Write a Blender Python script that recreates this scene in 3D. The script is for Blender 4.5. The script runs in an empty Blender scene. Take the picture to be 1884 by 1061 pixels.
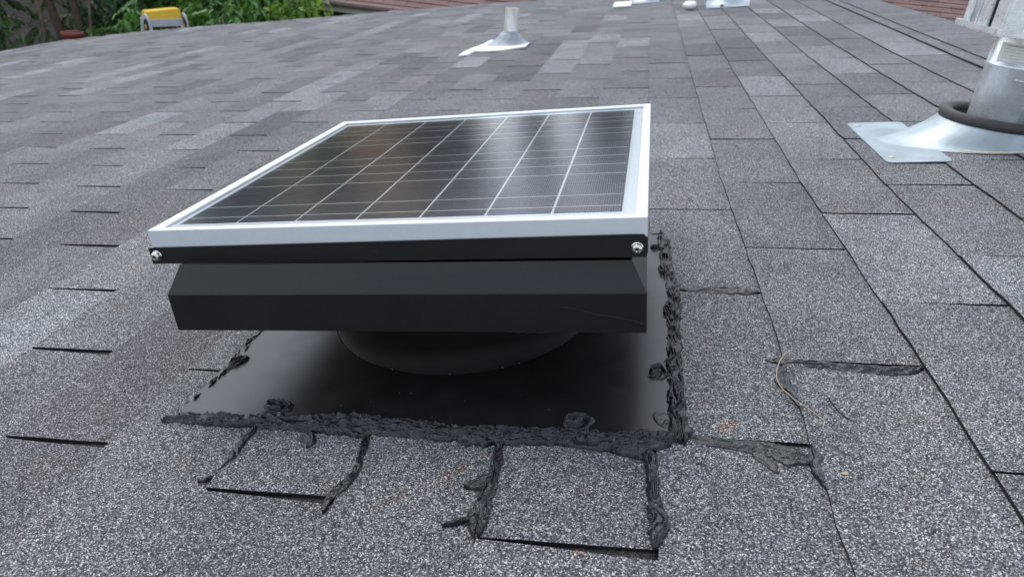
import bpy, bmesh, math, random
from mathutils import Vector, Matrix, noise
random.seed(7)
SC = bpy.context.scene
COL = SC.collection
E = 0.142                       # metres of one shingle course (all roof coordinates below are in courses)
PITCH = math.radians(8.5)
# roof frame: x up the slope, y along the ridge, z off the roof
ROOF = Matrix(((math.cos(PITCH), 0, -math.sin(PITCH), 0), (0, 1, 0, 0), (math.sin(PITCH), 0, math.cos(PITCH), 0), (0, 0, 0, 1)))

# ------------------------------------------------------------------ camera
right = Vector((0.98301, 0.16908, -0.07137)); down = Vector((0.01052, -0.44014, -0.89787)); fwd = Vector((-0.18323, 0.88187, -0.43444))
cam_d = bpy.data.cameras.new('camera'); cam = bpy.data.objects.new('camera', cam_d); COL.objects.link(cam)
CAM_L = Vector((-0.09418*E, 0, 3.09838*E))
mm = Matrix((right, -down, -fwd)).transposed().to_4x4(); mm.translation = CAM_L
cam.matrix_world = ROOF @ mm
cam_d.sensor_width = 36; cam_d.lens = 1300/1884*36
cam_d.clip_start = 0.02; cam_d.clip_end = 400
cam_d.dof.use_dof = True; cam_d.dof.focus_distance = 0.80; cam_d.dof.aperture_fstop = 11
SC.camera = cam

# ------------------------------------------------------------------ light
SUN_EL, SUN_AZ = math.radians(58), math.radians(-35)
w = bpy.data.worlds.new('World'); SC.world = w; w.use_nodes = True
nt = w.node_tree; bg = nt.nodes['Background']
sky = nt.nodes.new('ShaderNodeTexSky'); sky.sky_type = 'NISHITA'; sky.sun_disc = False
sky.sun_elevation = SUN_EL; sky.sun_rotation = SUN_AZ; sky.air_density = 1.0; sky.dust_density = 1.0; sky.ozone_density = 1.0
hs_ = nt.nodes.new('ShaderNodeHueSaturation'); hs_.inputs['Saturation'].default_value = .45      # high thin overcast
nt.links.new(sky.outputs[0], hs_.inputs['Color']); nt.links.new(hs_.outputs[0], bg.inputs[0]); bg.inputs[1].default_value = 0.15
sd = bpy.data.lights.new('sun', 'SUN'); sd.energy = 0.8; sd.angle = math.radians(35); sd.color = (1, .97, .93)
so = bpy.data.objects.new('sun', sd); COL.objects.link(so)
d = Vector((math.cos(SUN_EL)*math.sin(SUN_AZ), math.cos(SUN_EL)*math.cos(SUN_AZ), math.sin(SUN_EL)))
so.rotation_euler = d.to_track_quat('Z', 'Y').to_euler()
SC.view_settings.view_transform = 'Standard'; SC.view_settings.look = 'None'
SC.view_settings.exposure = 1.1; SC.view_settings.gamma = 1; SC.view_settings.use_curve_mapping = False
SC.render.engine = 'CYCLES'; SC.cycles.max_bounces = 8; SC.cycles.transparent_max_bounces = 12

# ------------------------------------------------------------------ helpers
def obj(name, bm, mat, parent=None, mw=None, smooth=False, label=None, cat=None, group=None, kind=None):
    me = bpy.data.meshes.new(name); bm.to_mesh(me); bm.free()
    if isinstance(mat, (list, tuple)):
        for m in mat: me.materials.append(m)
    else: me.materials.append(mat)
    if smooth:
        for p in me.polygons: p.use_smooth = True
    o = bpy.data.objects.new(name, me); COL.objects.link(o)
    if parent is not None: o.parent = parent
    if mw is not None: o.matrix_world = mw
    tag(o, label, cat, group, kind)
    return o
def tag(o, label=None, cat=None, group=None, kind=None):
    if label: o['label'] = label
    if cat: o['category'] = cat
    if group: o['group'] = group
    if kind: o['kind'] = kind
def empty(name, mw, label, cat, group=None):
    o = bpy.data.objects.new(name, None); o.empty_display_size = .05; COL.objects.link(o); o.matrix_world = mw
    tag(o, label, cat, group); return o
def at_roof(u, v, n=0): return ROOF @ Matrix.Translation((u*E, v*E, n*E))
def box(bm, c, s, rot=None, bev=0, mi=0):
    """box centred c with full sizes s"""
    m = Matrix.Translation(c) @ (rot.to_4x4() if rot else Matrix()) @ Matrix.Diagonal((s[0], s[1], s[2], 1))
    g = bmesh.ops.create_cube(bm, size=1, matrix=m)
    vs = g['verts']; fs = {f for v in vs for f in v.link_faces}
    for f in fs: f.material_index = mi
    if bev:
        es = list({e for v in vs for e in v.link_edges})
        bmesh.ops.bevel(bm, geom=es, offset=bev, segments=2, affect='EDGES', profile=.6)
    return vs
def bar(bm, a, b, s, up=Vector((0, 0, 1)), bev=0, mi=0):
    a, b = Vector(a), Vector(b); z = (b-a).normalized(); x = up.cross(z)
    if x.length < 1e-4: x = Vector((1, 0, 0)).cross(z)
    x.normalize(); y = z.cross(x)
    box(bm, (a+b)/2, (s[0], s[1], (b-a).length), Matrix((x, y, z)).transposed(), bev, mi)
def tube(bm, pts, rad, seg=12, cap=True, mi=0):
    rings = []; px = None
    for i, p in enumerate(pts):
        p = Vector(p); q = Vector(pts[min(i+1, len(pts)-1)]) - Vector(pts[max(i-1, 0)]); q.normalize()
        if px is None: px = q.orthogonal().normalized()
        px = (px - q*px.dot(q)).normalized(); py = q.cross(px)
        r = rad[i] if isinstance(rad, (list, tuple)) else rad
        rings.append([bm.verts.new(p + (px*math.cos(t*2*math.pi/seg) + py*math.sin(t*2*math.pi/seg))*r) for t in range(seg)])
    for a, b in zip(rings, rings[1:]):
        for t in range(seg):
            f = bm.faces.new((a[t], a[(t+1) % seg], b[(t+1) % seg], b[t])); f.material_index = mi
    if cap:
        for r_, fl in ((rings[0], True), (rings[-1], False)):
            f = bm.faces.new(list(reversed(r_)) if fl else r_); f.material_index = mi
    return rings
def lathe(bm, prof, seg=48, mat=Matrix(), mi=0, close=False):
    rings = []
    for r, z in prof:
        rings.append([bm.verts.new(mat @ Vector((r*math.cos(t*2*math.pi/seg), r*math.sin(t*2*math.pi/seg), z))) for t in range(seg)])
    pr = list(zip(rings, rings[1:])) + ([(rings[-1], rings[0])] if close else [])
    for a, b in pr:
        for t in range(seg):
            f = bm.faces.new((a[t], a[(t+1) % seg], b[(t+1) % seg], b[t])); f.material_index = mi
    return rings
def prism(bm, poly, z0, z1, mi=0):
    a = [bm.verts.new((x, y, z0)) for x, y in poly]; b = [bm.verts.new((x, y, z1)) for x, y in poly]
    n = len(poly)
    f = bm.faces.new(b); f.material_index = mi
    f = bm.faces.new(list(reversed(a))); f.material_index = mi
    for i in range(n):
        f = bm.faces.new((a[i], a[(i+1) % n], b[(i+1) % n], b[i])); f.material_index = mi

# ------------------------------------------------------------------ materials
class N:
    def __init__(s, name):
        s.m = bpy.data.materials.new(name); s.m.use_nodes = True; s.t = s.m.node_tree; s.b = s.t.nodes['Principled BSDF']; s.out = s.t.nodes['Material Output']
    def n(s, ty, **kw):
        x = s.t.nodes.new(ty)
        for k, v in kw.items():
            if k.startswith('i_'):
                key = k[2:]; key = int(key) if key.isdigit() else key.replace('_', ' ')
                x.inputs[key].default_value = v
            else: setattr(x, k, v)
        return x
    def l(s, a, b): s.t.links.new(a, b)
    def ramp(s, src, stops, interp='LINEAR'):
        r = s.n('ShaderNodeValToRGB'); r.color_ramp.interpolation = interp
        e = r.color_ramp.elements
        while len(e) > 1: e.remove(e[-1])
        for i, (p, c) in enumerate(stops):
            c = (c, c, c, 1) if isinstance(c, (int, float)) else (*c, 1)
            if i == 0: e[0].position = p; e[0].color = c
            else: q = e.new(p); q.color = c
        s.l(src, r.inputs[0]); return r.outputs[0]
    def mix(s, fac, a, b, blend='MIX'):
        x = s.n('ShaderNodeMix', data_type='RGBA', blend_type=blend)
        for v, i in ((fac, 0), (a, 6), (b, 7)):
            if hasattr(v, 'links'): s.l(v, x.inputs[i])
            else: x.inputs[i].default_value = v if i == 0 or len(v) == 4 else (*v, 1)
        return x.outputs[2]
    def math(s, op, a, b=0):
        x = s.n('ShaderNodeMath', operation=op)
        for v, i in ((a, 0), (b, 1)):
            if hasattr(v, 'links'): s.l(v, x.inputs[i])
            else: x.inputs[i].default_value = v
        return x.outputs[0]
    def bump(s, h, strength, dist, prev=None):
        x = s.n('ShaderNodeBump'); x.inputs['Strength'].default_value = strength; x.inputs['Distance'].default_value = dist
        s.l(h, x.inputs['Height'])
        if prev is not None: s.l(prev, x.inputs['Normal'])
        return x.outputs[0]
def simple(name, col, rough=.5, metal=0, noise_s=0, noise_a=.15, bump_s=0, bump_d=.001, spec=.5, dirt=None, bscale=None):
    k = N(name); b = k.b; b.inputs['Metallic'].default_value = metal; b.inputs['Roughness'].default_value = rough
    b.inputs['Specular IOR Level'].default_value = spec
    b.inputs['Base Color'].default_value = (*col, 1)
    if noise_s:
        tc = k.n('ShaderNodeTexCoord'); nz = k.n('ShaderNodeTexNoise', i_Scale=noise_s, i_Detail=6, i_Roughness=.6); k.l(tc.outputs['Object'], nz.inputs[0])
        f = k.ramp(nz.outputs[0], [(.3, 0.), (.7, 1.)])
        lo = tuple(c*(1-noise_a) for c in col) if dirt is None else dirt
        k.l(k.mix(f, lo, tuple(min(1, c*(1+noise_a*.6)) for c in col)), b.inputs['Base Color'])
        rr = k.n('ShaderNodeMapRange', i_3=max(.03, rough-.08), i_4=min(1, rough+.1)); k.l(nz.outputs[0], rr.inputs[0]); k.l(rr.outputs[0], b.inputs['Roughness'])
        if bump_s:
            n2 = k.n('ShaderNodeTexNoise', i_Scale=bscale or noise_s*4, i_Detail=4); k.l(tc.outputs['Object'], n2.inputs[0])
            k.l(k.bump(n2.outputs[0], bump_s, bump_d), b.inputs['Normal'])
    return k.m

def granule_mat(name, dark=1.0, toned=True):
    k = N(name); b = k.b
    tc = k.n('ShaderNodeTexCoord'); g = k.n('ShaderNodeNewGeometry')
    pos = g.outputs['Position']
    # slightly warp the position so granules are not lattice like
    v = k.n('ShaderNodeTexVoronoi', i_Scale=960., i_Randomness=1.); k.l(pos, v.inputs['Vector'])
    sep = k.n('ShaderNodeSeparateColor'); k.l(v.outputs['Color'], sep.inputs[0])
    gran = k.ramp(sep.outputs[0], [(0, (.020, .022, .025)), (.28, (.052, .056, .064)), (.54, (.132, .143, .156)), (.78, (.275, .294, .308)), (.92, (.52, .545, .55)), (1., (.84, .85, .83))])
    # a few warm grains
    warm = k.ramp(sep.outputs[1], [(.955, 0.), (.965, 1.)])
    gran = k.mix(k.math('MULTIPLY', warm, .55), gran, (.30, .21, .16))
    # clumps of darker asphalt showing between granules
    n1 = k.n('ShaderNodeTexNoise', i_Scale=170., i_Detail=3, i_Roughness=.6); k.l(pos, n1.inputs[0])
    cl = k.ramp(n1.outputs[0], [(.34, .78), (.52, 1.), (.7, 1.1)])
    gran = k.mix(1., gran, cl, 'MULTIPLY')
    edge = k.ramp(v.outputs['Distance'], [(0., 1.12), (.42, 1.), (.72, .45)])
    gran = k.mix(1., gran, edge, 'MULTIPLY')
    # broad weathering
    n2 = k.n('ShaderNodeTexNoise', i_Scale=5., i_Detail=5, i_Roughness=.55); k.l(pos, n2.inputs[0])
    gran = k.mix(1., gran, k.ramp(n2.outputs[0], [(.3, (.82, .82, .83)), (.7, (1.18, 1.18, 1.17))]), 'MULTIPLY')
    # scuffed, thin-granule patches and a faint warm dust
    n4 = k.n('ShaderNodeTexNoise', i_Scale=34., i_Detail=7, i_Roughness=.7, i_Distortion=.6); k.l(pos, n4.inputs[0])
    gran = k.mix(1., gran, k.ramp(n4.outputs[0], [(.30, .58), (.42, .96), (.62, 1.04), (.75, 1.22)]), 'MULTIPLY')
    n5 = k.n('ShaderNodeTexNoise', i_Scale=11., i_Detail=5); k.l(pos, n5.inputs[0])
    gran = k.mix(k.ramp(n5.outputs[0], [(.52, 0.), (.68, .30)]), gran, k.mix(1., gran, (1.12, 1.0, .86), 'MULTIPLY'))
    if toned:
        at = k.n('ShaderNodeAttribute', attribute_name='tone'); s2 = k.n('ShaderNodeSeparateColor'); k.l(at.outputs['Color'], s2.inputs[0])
        tone = k.ramp(s2.outputs[0], [(0, (.66, .65, .675)), (.35, (.88, .875, .885)), (.7, (1.06, 1.06, 1.06)), (1, (1.38, 1.41, 1.40))])
        gran = k.mix(1., gran, tone, 'MULTIPLY')
        mauve = k.mix(s2.outputs[1], (1, 1, 1), (1.04, .97, .98)); gran = k.mix(1., gran, mauve, 'MULTIPLY')
        # rusty scuffs left near the flashing (marks with their own place)
        for (u, vv, ru, rv, rz, amt, colr) in STAINS:
            mp = k.n('ShaderNodeMapping', vector_type='TEXTURE'); p = ROOF @ Vector((u*E, vv*E, 0))
            mp.inputs['Location'].default_value = p; mp.inputs['Rotation'].default_value = (0, -PITCH, rz); mp.inputs['Scale'].default_value = (ru*E, rv*E, .05)
            k.l(pos, mp.inputs['Vector'])
            nz = k.n('ShaderNodeTexNoise', i_Scale=3., i_Detail=4); k.l(mp.outputs[0], nz.inputs[0])
            ln = k.n('ShaderNodeVectorMath', operation='LENGTH'); k.l(mp.outputs[0], ln.inputs[0])
            f = k.math('ADD', ln.outputs['Value'], k.math('MULTIPLY', nz.outputs[0], 1.1))
            f = k.ramp(f, [(.55, amt), (1.0, 0.)])
            gran = k.mix(f, gran, k.mix(1., gran, colr, 'MULTIPLY'))
    if toned: gran = k.mix(s2.outputs[2], gran, (.008, .008, .009))      # cut asphalt edge, its black also standing in for shade under the butts
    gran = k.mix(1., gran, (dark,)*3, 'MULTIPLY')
    k.l(gran, b.inputs['Base Color'])
    b.inputs['Roughness'].default_value = .86; b.inputs['Specular IOR Level'].default_value = .45
    hh = k.math('MULTIPLY', k.math('SUBTRACT', 1., v.outputs['Distance']), k.math('ADD', .35, sep.outputs[2]))
    bb = k.bump(hh, .75, .0013)
    n3 = k.n('ShaderNodeTexNoise', i_Scale=28., i_Detail=3); k.l(pos, n3.inputs[0])
    k.l(k.bump(n3.outputs[0], .12, .004, bb), b.inputs['Normal'])
    return k.m
STAINS = [(.50, 4.14, .24, .26, .3, 1., (1.4, 1.0, .78)), (.35, 4.40, .10, .16, .8, .7, (1.25, .95, .78)),
          (-1.30, 3.52, .11, .55, -.55, .95, (1.12, .86, .66)), (-1.62, 3.22, .10, .46, -.6, .9, (1.0, .80, .64)),
          (-1.15, 3.72, .10, .16, .2, .8, (1.35, 1.0, .8)), (-.43, 2.91, .11, .035, 0, 1., (3.2, 1.6, .8)),
          (-4.4, 11.5, .25, .25, 0, .6, (1.5, 1.05, .85))]
M = {}
M['shingle'] = granule_mat('shingle_granules')
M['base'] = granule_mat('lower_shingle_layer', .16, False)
M['black'] = simple('black_powder_coat', (.0024, .0032, .0042), .34, 0, 26, .25, .35, .0006, .5, bscale=1100)
M['plate'] = simple('black_flashing_metal', (.014, .014, .0145), .31, 0, 35, .3, .18, .0004, .6, bscale=900)
M['alu'] = simple('anodised_aluminium', (.66, .695, .73), .42, .3, 90, .04)
M['steel'] = simple('screw_steel', (.72, .71, .68), .25, 1., 300, .2)
M['galv'] = simple('galvanised_steel', (.80, .83, .84), .27, .55, 30, .22, .10, .001)
M['label'] = simple('paper_label', (.72, .72, .69), .6, 0, 60, .08)
M['ink'] = simple('label_print', (.38, .38, .38), .6)
M['flash'] = simple('pale_blue_flashing_paint', (.36, .42, .45), .38, .25, 14, .26, .3, .003)
M['caulk'] = simple('weathered_yellow_caulk', (.60, .56, .42), .7, 0, 120, .3, .6, .002)
M['rubber'] = simple('brown_grey_rubber', (.046, .043, .043), .6, 0, 60, .2, .3, .001)
M['boot'] = simple('weathered_grey_lead', (.33, .37, .40), .55, .2, 60, .22, .3, .001)
M['white'] = simple('white_plastic', (.80, .82, .80), .45, 0, 40, .06)
M['twig'] = simple('dry_root', (.46, .35, .24), .7, 0, 200, .2)
M['speck'] = simple('dust_speck', (.30, .30, .29), .8)
M['backsheet'] = simple('white_backsheet', (.80, .84, .88), .5)
M['busbar'] = simple('silver_ribbon', (.80, .82, .82), .35, .3)
M['yellow'] = simple('yellow_plastic', (.72, .46, .02), .5, 0, 20, .1)
M['grey_pl'] = simple('grey_plastic', (.45, .46, .50), .5, 0, 20, .1)
M['ladder'] = simple('ladder_fibreglass', (.62, .64, .66), .5, .1, 15, .1)
M['blackp'] = simple('black_plastic', (.015, .015, .016), .5)
M['red'] = simple('dull_red_plastic', (.15, .022, .018), .55, 0, 25, .25)
M['bark'] = simple('brown_bark', (.12, .085, .06), .9, 0, 20, .4, .8, .01)
M['palebark'] = simple('pale_tan_bark', (.78, .52, .28), .85, 0, 14, .35, .8, .01)
M['fascia'] = simple('beige_fascia_paint', (.50, .45, .40), .6, 0, 8, .1)
M['gutter'] = simple('mauve_gutter_paint', (.30, .23, .22), .5, 0, 8, .12)
M['siding'] = simple('dark_brown_siding', (.045, .032, .026), .8, 0, 10, .2)
M['stucco'] = simple('grey_stucco', (.13, .11, .105), .9, 0, 5, .25, .5, .01)
M['housewall'] = simple('house_wall_paint', (.40, .37, .33), .8, 0, 5, .1)
M['soil'] = simple('bare_soil', (.10, .085, .065), .95, 0, 1.5, .4, .6, .05)

def tar_mat():
    k = N('roofing_cement'); b = k.b
    tc = k.n('ShaderNodeTexCoord'); n1 = k.n('ShaderNodeTexNoise', i_Scale=130., i_Detail=5, i_Roughness=.65, i_Distortion=1.2); k.l(tc.outputs['Object'], n1.inputs[0])
    k.l(k.mix(k.ramp(n1.outputs[0], [(.35, 0.), (.65, 1.)]), (.004, .005, .007), (.015, .019, .026)), b.inputs['Base Color'])
    k.l(k.ramp(n1.outputs[0], [(.3, .15), (.7, .30)]), b.inputs['Roughness'])
    n2 = k.n('ShaderNodeTexNoise', i_Scale=420., i_Detail=4, i_Distortion=2.5); k.l(tc.outputs['Object'], n2.inputs[0])
    k.l(k.bump(n2.outputs[0], .35, .0010, k.bump(n1.outputs[0], .35, .003)), b.inputs['Normal'])
    return k.m
M['tar'] = tar_mat()
def cell_mat():
    k = N('polycrystalline_silicon'); b = k.b
    tc = k.n('ShaderNodeTexCoord'); sx = k.n('ShaderNodeSeparateXYZ'); k.l(tc.outputs['Object'], sx.inputs[0])
    fr = k.math('FRACT', k.math('MULTIPLY', sx.outputs[0], 430.))
    ln = k.ramp(fr, [(.0, 1.), (.13, 1.), (.16, 0.), (1., 0.)], 'LINEAR')
    nz = k.n('ShaderNodeTexVoronoi', i_Scale=90.); k.l(tc.outputs['Object'], nz.inputs['Vector'])
    s2 = k.n('ShaderNodeSeparateColor'); k.l(nz.outputs['Color'], s2.inputs[0])
    c = k.mix(s2.outputs[0], (.006, .008, .016), (.012, .016, .034))
    k.l(k.mix(k.math('MULTIPLY', ln, .75), c, (.34, .37, .40)), b.inputs['Base Color'])
    b.inputs['Roughness'].default_value = .35
    return k.m
M['cell'] = cell_mat()
def glass_mat():
    k = N('textured_solar_glass'); t = k.t
    tr = k.n('ShaderNodeBsdfTransparent', i_Color=(.93, .96, .97, 1)); gl = k.n('ShaderNodeBsdfGlossy', i_Roughness=.09)
    tc = k.n('ShaderNodeTexCoord'); nz = k.n('ShaderNodeTexNoise', i_Scale=900., i_Detail=2); k.l(tc.outputs['Object'], nz.inputs[0])
    bp = k.bump(nz.outputs[0], .22, .0006); k.l(bp, gl.inputs['Normal'])
    fr = k.n('ShaderNodeFresnel', i_IOR=1.6)
    mx = k.n('ShaderNodeMixShader'); k.l(fr.outputs[0], mx.inputs[0]); k.l(tr.outputs[0], mx.inputs[1]); k.l(gl.outputs[0], mx.inputs[2]); k.l(mx.outputs[0], k.out.inputs[0])
    t.nodes.remove(k.b); return k.m
M['glass'] = glass_mat()
def leaf_mat(name, c1, c2, c3):
    k = N(name); b = k.b; g = k.n('ShaderNodeNewGeometry')
    col = k.ramp(g.outputs['Random Per Island'], [(0, c1), (.5, c2), (1, c3)])
    k.l(col, b.inputs['Base Color']); b.inputs['Roughness'].default_value = .5
    tl = k.n('ShaderNodeBsdfTranslucent'); k.l(k.mix(1., col, (1.5, 1.7, .7), 'MULTIPLY'), tl.inputs[0])
    mx = k.n('ShaderNodeMixShader', i_0=.3); k.l(b.outputs[0], mx.inputs[1]); k.l(tl.outputs[0], mx.inputs[2]); k.l(mx.outputs[0], k.out.inputs[0])
    return k.m
M['leaf_dark'] = leaf_mat('dark_leaves', (.018, .044, .016), (.044, .10, .032), (.10, .20, .06))
M['leaf_mid'] = leaf_mat('green_leaves', (.034, .095, .022), (.085, .21, .045), (.19, .36, .10))
M['leaf_deep'] = leaf_mat('deep_shade_leaves', (.008, .018, .006), (.016, .034, .012), (.035, .060, .020))  # darker leaves for the added trees, for contrast in the panel reflection
M['leaf_lime'] = leaf_mat('yellow_green_leaves', (.05, .10, .012), (.11, .20, .025), (.24, .34, .06))
def red_roof_mat():
    k = N('red_brown_shingles'); b = k.b
    tc = k.n('ShaderNodeTexCoord'); mp = k.n('ShaderNodeMapping'); k.l(tc.outputs['Object'], mp.inputs[0])
    br = k.n('ShaderNodeTexBrick', i_Scale=1., offset=.4); br.inputs['Brick Width'].default_value = .31; br.inputs['Row Height'].default_value = .14
    br.inputs['Mortar Size'].default_value = .004; br.inputs['Color1'].default_value = (.19, .105, .095, 1); br.inputs['Color2'].default_value = (.11, .066, .062, 1); br.inputs['Mortar'].default_value = (.03, .02, .02, 1)
    br.inputs['Bias'].default_value = -.1
    k.l(mp.outputs[0], br.inputs[0])
    nz = k.n('ShaderNodeTexNoise', i_Scale=45., i_Detail=6, i_Roughness=.7); k.l(tc.outputs['Object'], nz.inputs[0])
    k.l(k.mix(1., br.outputs[0], k.ramp(nz.outputs[0], [(.3, .6), (.7, 1.4)]), 'MULTIPLY'), b.inputs['Base Color'])
    b.inputs['Roughness'].default_value = .9
    return k.m
M['redroof'] = red_roof_mat()

# ------------------------------------------------------------------ the roof
U_EAVE, U_RIDGE, V_NEAR, V_RAKE = -33.6, 9.0, -3.0, 46.0
RAKE = [(-33.6, 38.5), (-31, 41.0), (-27, 42.5), (-21, 43.1), (-15, 45.0), (-9.6, 46.0), (9.0, 46.0)]      # the far edge is clipped toward the eave
def B(n):                       # u of the lower edge of course n (hand-laid courses are not perfectly even)
    if n >= -4: return {-1: -1.03, -2: -2.0, -3: -2.93, -4: -3.95}.get(n, float(n))
    return -3.95 + (n+4)*.903
def lerp(x, xs, ys):
    if x <= xs[0]: return ys[0]
    for a, b, c, d_ in zip(xs, xs[1:], ys, ys[1:]):
        if x <= b: return c + (d_-c)*(x-a)/(b-a)
    return ys[-1]
def bow(u, v):                  # the courses wander a little along the roof
    s = lerp(v, (3, 5, 7.4, 9.5, 12, 17, 21, 30, 38), (0, 0, -.03, -.065, -.05, -.03, 0, .08, .12))
    if u < -1: s *= max(.0, 1 + (u+1)*.1)
    if u > 3 and v > 20: s += (u-3)*.1*(v-20)/15
    return s
def joint0(n): return 8.505 + 2.266*.455*n if n >= 0 else (8.505 - 2.266*2 - 1.03 if n == -1 else (3.18+2.266*1 if n == -3 else (3.585 + (-5-n)*1.262)))
TABW = 2.266
def rake(u): return lerp(u, [q[0] for q in RAKE], [q[1] for q in RAKE])
deck = bmesh.new()
ue, ur, vn, vr = U_EAVE*E, U_RIDGE*E, V_NEAR*E, V_RAKE*E
fall = math.sin(2*PITCH); run = math.cos(2*PITCH)
rk = [(u*E, v*E) for u, v in reversed(RAKE)]
A = [deck.verts.new((x, y, -.0015)) for x, y in [(ue, vn), (ur, vn)]+rk]
Bk = [deck.verts.new((ur+3.2*run, y, -3.2*fall)) for y in (vn, vr)]
deck.faces.new(A); deck.faces.new((A[1], Bk[0], Bk[1], A[2])); na = len(A)
A2 = [deck.verts.new(q.co-Vector((0, 0, .0185))) for q in A]
for i in [0]+list(range(2, na)): deck.faces.new((A[(i+1) % na], A[i], A2[i], A2[(i+1) % na]))
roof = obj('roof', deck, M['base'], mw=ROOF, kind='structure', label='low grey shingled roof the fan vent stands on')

def project(u, v):
    p = Vector((u*E, v*E, 0)) - CAM_L; z = p.dot(fwd)
    if z < .05: return None
    return 942 + 1300*p.dot(right)/z, 530.5 + 1300*p.dot(down)/z
def shown_area(u0, u1, v0, v1):
    c = [project(u, v) for u, v in ((u0, v0), (u1, v0), (u1, v1), (u0, v1))]
    if any(x is None for x in c):
        return 0
    xs = [min(1884, max(0, q[0])) for q in c]; ys = [min(1061, max(0, q[1])) for q in c]
    if max(xs)-min(xs) < 1 or max(ys)-min(ys) < 1: return 0
    return abs(sum(xs[i]*ys[(i+1) % 4]-xs[(i+1) % 4]*ys[i] for i in range(4)))/2
def tab(bm, lay, u0, u1, v0, v1, gap, tone, seed, zb=.0046, nu=6, nv=4, hide=1):
    rnd = random.Random(seed); lift = rnd.choice((-.0004, 0, .0004, .0008, .0018))
    col = (tone, rnd.random()**2, 0, 1)
    grid = []
    for i in range(nv+1):
        row = []
        for j in range(nu+1):
            fu, fv = j/nu, i/nv
            u = u0 + (u1-u0)*fu; v = v0 + (v1-v0)*fv
            u += bow(u, v)
            if j == 0: u += (rnd.random()-.5)*.022
            if i in (0, nv):
                g2 = gap/2*(.45+.75*fu) + (rnd.random()-.5)*.010
                v += g2 if i == 0 else -g2
            z = zb*(1-fu) + .0010*fu + lift*(1-fu)
            # tiny curl / waviness of each tab
            z += .0006*noise.noise((u*1.3+seed, v*1.3, 0))*(1-fu)
            row.append(bm.verts.new((u*E, v*E, z)))
        grid.append(row)
    fs = []
    for i in range(nv):
        for j in range(nu): fs.append(bm.faces.new((grid[i][j], grid[i][j+1], grid[i+1][j+1], grid[i+1][j])))
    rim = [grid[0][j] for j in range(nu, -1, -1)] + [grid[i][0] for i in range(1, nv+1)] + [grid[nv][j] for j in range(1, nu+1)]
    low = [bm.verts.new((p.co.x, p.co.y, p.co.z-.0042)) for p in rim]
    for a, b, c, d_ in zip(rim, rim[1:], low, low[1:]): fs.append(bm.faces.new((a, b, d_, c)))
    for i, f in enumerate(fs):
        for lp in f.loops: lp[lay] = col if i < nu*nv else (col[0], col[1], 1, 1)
tabs = []
rt = random.Random(11)
n = -38
while n <= 6:
    j0 = joint0(n); k0 = math.floor((V_NEAR-j0)/TABW)
    prev = None
    strip = 0
    for k in range(k0, k0+30):
        v0 = j0 + k*TABW + (0 if prev is None else 0); v1 = j0 + (k+1)*TABW
        v0c, v1c = max(v0, V_NEAR), min(v1, rake(B(n)+.5))
        if v1c - v0c < .08: continue
        # hidden tones: runs of related shades like laminated colour blends
        g = noise.noise((n*.83+3, k*.61, 4.2))
        tone = min(1, max(0, .5 + .75*g + rt.uniform(-.25, .25)))
        if n >= -4 and k < 2: tone = .60 + (tone-.5)*.55
        gap = rt.choice((.026, .034, .038, .042, .048)) + (.020 if n < -3 else .030 if n in (-1, -3) else 0)
        tabs.append((B(n), B(n+1)+.10, v0c, v1c, gap, tone, n*100+k))
    n += 1
tabs = [t for t in tabs if t[0] > U_EAVE-.5]
tabs.sort(key=lambda t: -shown_area(t[0], t[1], t[2], t[3]))
def clip_u(t):
    u0 = max(t[0], U_EAVE-.3)
    return (u0,)+t[1:]
for ti, t in enumerate(tabs[:299]):
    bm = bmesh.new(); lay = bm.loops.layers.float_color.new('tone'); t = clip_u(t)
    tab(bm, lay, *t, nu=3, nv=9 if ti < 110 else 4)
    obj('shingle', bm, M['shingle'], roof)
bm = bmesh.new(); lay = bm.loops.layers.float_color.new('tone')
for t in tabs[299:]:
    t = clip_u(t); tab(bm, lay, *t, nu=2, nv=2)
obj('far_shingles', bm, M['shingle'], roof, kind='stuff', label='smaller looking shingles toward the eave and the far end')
# ridge: an underlying starter strip and overlapping cap pieces folded over the ridge
def cap_u(v): return 7.0 + max(0, v-17)*.03
def cap_piece(v0, v1, tone, seed, under=False):
    bm = bmesh.new(); lay = bm.loops.layers.float_color.new('tone'); rnd = random.Random(seed)
    us = [0, .5, 1.] if under else [0, .35, .75, 1.]
    rows = []
    for i in range(4):
        fv = i/3; v = v0 + (v1-v0)*fv; row = []
        ul = (cap_u(v) if under else cap_u(v)+.36) + rnd.uniform(-.015, .015)
        for f in us:
            u = ul + (U_RIDGE-ul)*f
            z = (.008 if under else .0125) - (.0008*fv) + .004*f
            row.append(bm.verts.new((u*E, v*E, z)))
        for q in (.6, 1.3):     # folded down the back slope
            row.append(bm.verts.new((ur+q*E*run, v*E, row[len(us)-1].co.z-q*E*fall)))
        rows.append(row)
    fs = []
    for a, b in zip(rows, rows[1:]):
        for x0, x1, y0, y1 in zip(a, a[1:], b, b[1:]): fs.append(bm.faces.new((x0, x1, y1, y0)))
    nt_ = len(fs)
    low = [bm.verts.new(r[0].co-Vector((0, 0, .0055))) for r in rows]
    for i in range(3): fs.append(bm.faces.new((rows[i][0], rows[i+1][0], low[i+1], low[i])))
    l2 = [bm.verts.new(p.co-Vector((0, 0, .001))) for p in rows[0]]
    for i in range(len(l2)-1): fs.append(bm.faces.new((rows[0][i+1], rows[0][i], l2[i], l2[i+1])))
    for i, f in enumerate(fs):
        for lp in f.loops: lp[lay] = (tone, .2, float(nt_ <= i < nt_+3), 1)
    obj('ridge_cap' if not under else 'ridge_starter', bm, M['shingle'], roof)
v = V_NEAR; i = 0
while v < V_RAKE-1:
    cap_piece(v, min(V_RAKE, v+2.3), .55+.12*math.sin(i*2.1), i, True); v += 2.25; i += 1
v = V_NEAR
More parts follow.
